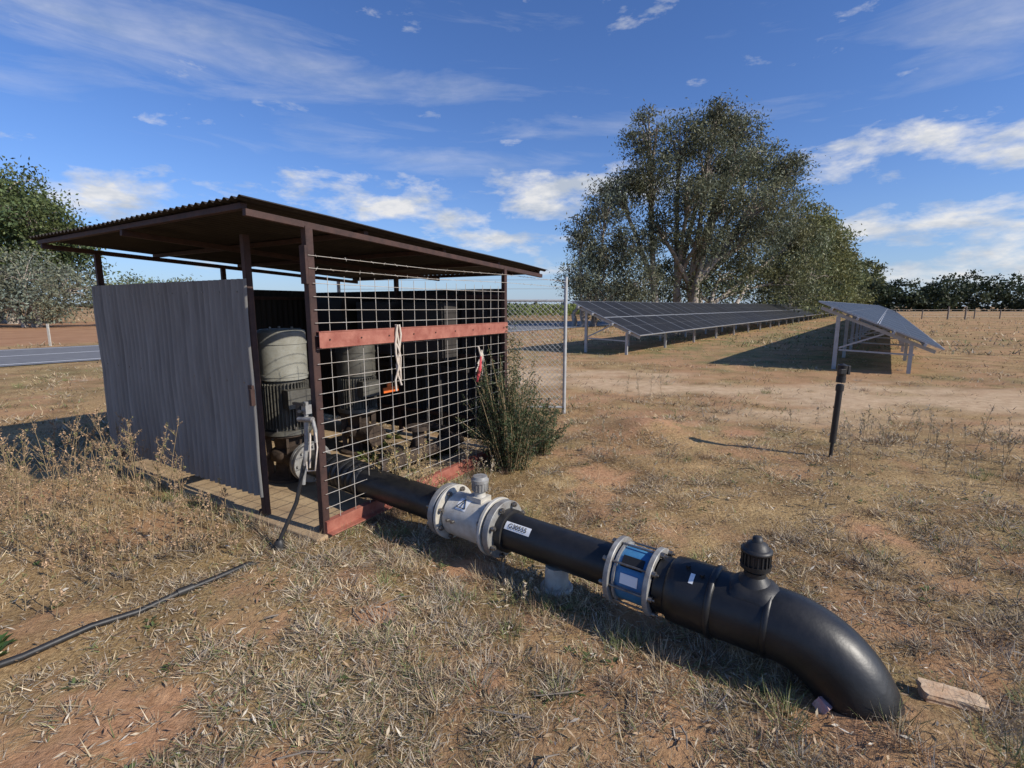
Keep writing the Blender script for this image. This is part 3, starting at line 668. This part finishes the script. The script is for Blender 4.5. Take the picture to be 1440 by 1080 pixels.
pf=empty('paddock_fence',(60,62,0)); g=G(); f0=V((44,62,0)); f1=V((120,70,0)); n=22
for i in range(n):
    p=f0.lerp(f1,i/(n-1)); g.cyl(p,p+Z*random.uniform(1.15,1.3),.07,7)
for x_ in (52.5,54.6): g.cyl((x_,60.5,0),(x_,60.5,1.55),.09,8)
g.obj('posts',M_post,pf); g=G()
for z in (.3,.6,.9,1.15): g.tube([f0+Z*z,f1+Z*z],.012,4)
g.obj('wires',M_wire,pf)
p=R0+RD*2.6+RN*8.4; e=empty('road_marker_post',p); g=G(); g.box(p+Z*.45,(.09,.03,.9)); g.box(p+Z*.75+V((0,-.02,0)),(.06,.01,.1)); g.obj('marker',M_white,e)
# ------------------------------------------------------------------ bush
def shrub(name,base,h,r,nst,nleaf,size,col,stemm):
    base=V(base); e=empty(name,base); g=G(); C=[];K=[]
    for i in range(nst):
        t=random.uniform(0,2*math.pi); rr=r*math.sqrt(random.random())*random.choice((.7,1,1,1.3)); hh=h*(1-.5*min(1,rr/r))*random.uniform(.45,1.12)
        tip=base+V((math.cos(t)*rr,math.sin(t)*rr,hh)); mid=base.lerp(tip,.5)+V((random.uniform(-.06,.06),random.uniform(-.06,.06),.03)); st=base+V((math.cos(t),math.sin(t),0))*rr*.3
        g.tube([st,mid,tip],[.006,.004,.0015],4,False)
        m=nleaf//nst; k=rng.random(m)**.8; mm=np.array(mid);tt=np.array(tip);ss=np.array(st)
        p=np.where((k<.5)[:,None],ss+(mm-ss)*(k*2)[:,None],mm+(tt-mm)*((k-.5)*2)[:,None])+rng.normal(size=(m,3))*.030*(1.25-k)[:,None]*(h)
        C.append(p);K.append(np.array(col)*rng.uniform(.5,1.4)*rng.uniform(.75,1.25,(m,1)))
    vs,cc=leafquads(np.concatenate(C),size,np.concatenate(K),droop=-.4,asp=.3); npmesh('leaves',vs,4,cc,M_leaf,e); g.obj('stems',stemm,e)
M_stem=mat('stem',(.30,.22,.12),.8)
shrub('saltbush',(-.02,4.78,0),1.45,.48,130,17000,.032,(.062,.082,.037),M_stem)
shrub('shrub_regrowth',(.32,5.25,0),.8,.34,50,4600,.032,(.09,.12,.055),M_stem)
# ------------------------------------------------------------------ weeds
def weeds(name,spec,leafc,seedc,ls=.019):
    e=empty(name,spec[0][0]); g=G(); C=[];K=[]
    for (b,h,n,sp) in spec:
        b=V(b)
        for i in range(n):
            t=random.uniform(0,6.283); st=b+V((random.gauss(0,sp),random.gauss(0,sp),0)); st.z=hz1(st.x,st.y)-.01
            hh=h*random.uniform(.45,1.15); lean=V((math.cos(t),math.sin(t),0))*hh*random.uniform(.05,.3)
            tip=st+lean+Z*hh; mid=st.lerp(tip,.5)+Z*.02-lean*.1
            g.tube([st,mid,tip],[.003,.0024,.0012],4,False)
            for j in range(int(5+hh*12)):
                f=random.uniform(.3,1); p=st.lerp(mid,f*2) if f<.5 else mid.lerp(tip,f*2-1)
                tt=random.uniform(0,6.283); bl=hh*random.uniform(.08,.25)*(1.2-f); q_=p+V((math.cos(tt)*bl,math.sin(tt)*bl,bl*1.3)); g.tube([p,q_],[.0016,.001],3,False)
                m=9; k=rng.random((m,1)); C.append(np.array(p)+(np.array(q_)-np.array(p))*k+rng.normal(size=(m,3))*.005)
                K.append(np.array(seedc if random.random()<.8 else leafc)*rng.uniform(.5,1.3,(m,1)))
    vs,cc=leafquads(np.concatenate(C),ls,np.concatenate(K),droop=0,asp=.45); npmesh('seed_heads',vs,4,cc,M_grass,e); g.obj('stalks',M_stem,e)
sc=(.42,.28,.17); lc=(.20,.19,.08)
weeds('dry_weeds',[((-2.75,3.0,0),.60,14,.14),((-3.2,3.5,0),.80,16,.17),((-2.35,3.0,0),.42,10,.12),((-3.6,3.1,0),.66,14,.2),((-2.75,3.75,0),.72,14,.13),((-2.25,3.45,0),.35,12,.13),((-4.1,4.0,0),.62,16,.25),((-1.95,3.1,0),.2,14,.12),((-3.7,4.3,0),.66,14,.2),((-3.0,2.5,0),.3,12,.25),((-2.5,2.6,0),.25,14,.2)],lc,sc,.015)
weeds('tall_weed',[((-.72,3.62,0),.80,10,.05),((-.95,3.75,0),.58,8,.07),((-.55,3.75,0),.35,8,.1)],(.2,.22,.08),(.46,.33,.15),.016)
weeds('roadside_stalks',[((3.28,4.75,0),.5,3,.05),((2.2,8.6,0),.75,5,.2),((4.4,4.7,0),.3,18,.35),((5.2,5.4,0),.38,28,.45),((4.3,6.0,0),.3,18,.4),((-.3,4.6,0),.3,12,.15),((.1,2.6,0),.12,12,.1),((1.0,5.4,0),.25,16,.3),((2.5,4.2,0),.15,12,.3)],(.26,.24,.12),(.46,.39,.29),.015)
def rosette(name,pts,n,L,col):
    C=[];cols=[]
    for (x,y,z) in pts:
        for i in range(n):
            t=random.uniform(0,6.283); el=random.uniform(.2,1.0); d=np.array((math.cos(t)*math.cos(el),math.sin(t)*math.cos(el),math.sin(el))); s=np.array((-math.sin(t),math.cos(t),0))
            l=L*random.uniform(.5,1.1); p=np.array((x,y,z))+d*.01; w=l*.13
            C+= [p,p+d*l*.5+s*w,p+d*l*.9+np.array((0,0,-l*.2)),p+d*l*.5-s*w]; cols+=[np.array(col)*random.uniform(.6,1.3)]*4
    npmesh(name,np.array(C),4,np.array(cols),M_leaf)
rosette('green_weed',[(-2.36,2.03,.01),(-2.42,2.1,.01)],12,.13,(.08,.14,.04))
pts=[(S(random.uniform(.3,1.6),random.uniform(.9,2.1),.04)) for i in range(45)]
rosette('floor_weeds',[tuple(p) for p in pts],14,.14,(.15,.18,.06))
pts=[]
for i in range(80):
    r_=1.3*(7/1.3)**random.random(); t=random.uniform(-.8,.8); x=r_*math.sin(t);y=r_*math.cos(t)
    if not slabin(np.array([x]),np.array([y]),.1)[0]: pts.append((x,y,hz1(x,y)))
rosette('small_green_herbs',pts,12,.045,(.11,.15,.055))
# ------------------------------------------------------------------ debris
def rock(name,c,size,rot,m,seed):
    import bmesh
    bm=bmesh.new(); bmesh.ops.create_cube(bm,size=1); bmesh.ops.subdivide_edges(bm,edges=bm.edges[:],cuts=4,use_grid_fill=True)
    r=random.Random(seed)
    for v in bm.verts:
        v.co*=1-.18*max(0,(v.co.length-.6)); v.co+=V((r.gauss(0,.018),r.gauss(0,.02),r.gauss(0,.02))); v.co=V((v.co.x*size[0],v.co.y*size[1]*(1-.35*v.co.x),v.co.z*size[2]))
    me=bpy.data.meshes.new(name); bm.to_mesh(me); bm.free(); me.materials.append(m); o=bpy.data.objects.new(name,me); o.location=c; o.rotation_euler=rot; link(o)
rock('broken_paver',(1.75,1.76,hz1(1.75,1.76)+.018),(.21,.085,.045),(.03,.06,-.35),M_stone,3)
rock('pink_stone',(1.22,1.73,hz1(1.22,1.73)+.012),(.05,.045,.05),(.4,.2,.5),M_pink,5)
g=G()
for i in range(40):
    r_=1.4*(5/1.4)**random.random(); t=random.uniform(-.7,.8); x=r_*math.sin(t);y=r_*math.cos(t)
    if slabin(np.array([x]),np.array([y]),.1)[0]: continue
    a_=random.uniform(0,6.28); L=random.uniform(.06,.2); z=hz1(x,y)+.02; d=V((math.cos(a_),math.sin(a_),0))
    g.tube([V((x,y,z)),V((x,y,z+.008))+d*L*.5+V((-d.y,d.x,0))*.01,V((x,y,z))+d*L],[.004,.0035,.002],5)
g.obj('fallen_twigs',M_post)
# ------------------------------------------------------------------ light, sky, camera
sd=V((.883,-.469,0)).normalized(); el=math.radians(34)
sunv=V((sd.x*math.cos(el),sd.y*math.cos(el),math.sin(el)))
L=bpy.data.lights.new('sun','SUN'); L.energy=5.0; L.angle=math.radians(.5); L.color=(1,.93,.82)
lo=bpy.data.objects.new('sun',L); lo.rotation_euler=sunv.to_track_quat('Z','Y').to_euler(); scene.collection.objects.link(lo)
w=bpy.data.worlds.new('World'); scene.world=w; w.use_nodes=True; nt=w.node_tree; nd=nt.nodes; lk=nt.links
try:
    w.cycles.sampling_method='MANUAL'; w.cycles.sample_map_resolution=256
except Exception: pass
bg=nd['Background']; bg.inputs['Strength'].default_value=.11
sky=nd.new('ShaderNodeTexSky'); sky.sky_type='NISHITA'; sky.sun_disc=False; sky.sun_elevation=el; sky.sun_rotation=math.atan2(sd.x,sd.y)
sky.air_density=1.0; sky.dust_density=.5; sky.ozone_density=2.0
tc=nd.new('ShaderNodeTexCoord'); sep=nd.new('ShaderNodeSeparateXYZ'); lk.new(tc.outputs['Generated'],sep.inputs[0])
def mth(op,a,b=None,c=None,clamp=False):
    m=nd.new('ShaderNodeMath'); m.operation=op; m.use_clamp=clamp
    for i,x in enumerate((a,b,c)):
        if x is None: continue
        if isinstance(x,(int,float)): m.inputs[i].default_value=x
        else: lk.new(x,m.inputs[i])
    return m.outputs[0]
az=mth('ARCTAN2',sep.outputs[0],sep.outputs[1]); elv=mth('ARCSINE',sep.outputs[2])
cmb=nd.new('ShaderNodeCombineXYZ'); lk.new(az,cmb.inputs[0]); lk.new(elv,cmb.inputs[1])
def wnoise(scale,sx,sz,det=5,ro=.55,dist=0):
    mp=nd.new('ShaderNodeMapping'); mp.inputs['Scale'].default_value=(sx,sx,sz); lk.new(tc.outputs['Generated'],mp.inputs[0])
    n=nd.new('ShaderNodeTexNoise'); n.inputs['Scale'].default_value=scale;n.inputs['Detail'].default_value=det;n.inputs['Roughness'].default_value=ro;n.inputs['Distortion'].default_value=dist
    lk.new(mp.outputs[0],n.inputs['Vector']); return n.outputs['Fac']
def blobs(lst):
    tot=None
    for (a0,e0,wa,we,am) in lst:
        a0,e0,wa,we=[math.radians(t) for t in (a0,e0,wa*1.5,we*1.5)]
        v=nd.new('ShaderNodeVectorMath'); v.operation='MULTIPLY_ADD'; lk.new(cmb.outputs[0],v.inputs[0]); v.inputs[1].default_value=(1/wa,1/we,0); v.inputs[2].default_value=(-a0/wa,-e0/we,0)
        l=nd.new('ShaderNodeVectorMath'); l.operation='LENGTH'; lk.new(v.outputs[0],l.inputs[0])
        g_=mth('MULTIPLY_ADD',l.outputs['Value'],-am*1.1,am*1.25)
        tot=mth('MAXIMUM',0.0 if tot is None else tot,g_)
    return tot
cum=blobs([(-36,9.3,7,2.0,.95),(-27,8.5,5,1.4,.85),(-15,11,9,2.0,.95),(-6,9.4,6,1.4,.9),(3,12.2,7,2.2,1.05),(-2,7.4,9,1.3,.9),(10,12.5,6,2,.9),
  (39,13.9,6,2.0,1.05),(32.5,12.4,5,1.2,.85),(38,6.8,11,2.0,1.05),(44,3.6,8,1.6,1.0),(45,11.4,5,1.3,.9),(-44,13,4,.9,.7),(55,10,9,4,.9),(-20,4.2,22,1.0,.55),(-70,12,15,4,.8)])
n1=wnoise(9,1,2.6,8,.60,.15)
m1=mth('MULTIPLY_ADD',mth('ADD',cum,mth('MULTIPLY',mth('SUBTRACT',n1,.5),3.5)),1.4,-.66,True)
cir=blobs([(-36,22,14,3,.8),(-20,22,16,1.4,.8),(42,21,6,3,.9),(-9,15.2,20,1.0,.6),(10,18,25,1.2,.4),(-50,17,10,1,.5)])
n2=wnoise(4,1,6,6,.62,.6)
m2=mth('MULTIPLY',mth('MULTIPLY_ADD',mth('ADD',cir,mth('MULTIPLY',mth('SUBTRACT',n2,.5),2.2)),1.0,-.22,True),.38)
mask=mth('MAXIMUM',mth('MULTIPLY',m1,.92),m2)
n3=wnoise(13,1,2.6,4,.6); shade=nd.new('ShaderNodeValToRGB'); shade.color_ramp.elements[0].position=.35;shade.color_ramp.elements[1].position=.6
shade.color_ramp.elements[0].color=(4.5,5.0,5.8,1);shade.color_ramp.elements[1].color=(7.7,7.6,7.5,1); lk.new(n3,shade.inputs[0])
tint=nd.new('ShaderNodeMix'); tint.data_type='RGBA'; tint.blend_type='MULTIPLY'; tint.inputs[0].default_value=1; tint.inputs[7].default_value=(.60,.84,1.30,1); lk.new(sky.outputs[0],tint.inputs[6])
hzf=mth('MULTIPLY',mth('EXPONENT',mth('MULTIPLY',mth('ABSOLUTE',sep.outputs[2]),-11.0)),.6)
hzm=nd.new('ShaderNodeMix'); hzm.data_type='RGBA'; lk.new(hzf,hzm.inputs[0]); lk.new(tint.outputs[2],hzm.inputs[6]); hzm.inputs[7].default_value=(4.6,5.5,7.0,1)
mx=nd.new('ShaderNodeMix'); mx.data_type='RGBA'; lk.new(mask,mx.inputs[0]); lk.new(hzm.outputs[2],mx.inputs[6]); lk.new(shade.outputs[0],mx.inputs[7]); lk.new(mx.outputs[2],bg.inputs['Color'])
cam=bpy.data.cameras.new('camera'); co=bpy.data.objects.new('camera',cam); scene.collection.objects.link(co); scene.camera=co
cam.sensor_width=36; cam.lens=17.5; cam.clip_end=6000; cam.clip_start=.05
co.location=(0,0,1.6); co.rotation_euler=(math.radians(90-8.9),0,0)
scene.view_settings.view_transform='Standard'; scene.view_settings.look='None'; scene.view_settings.exposure=0
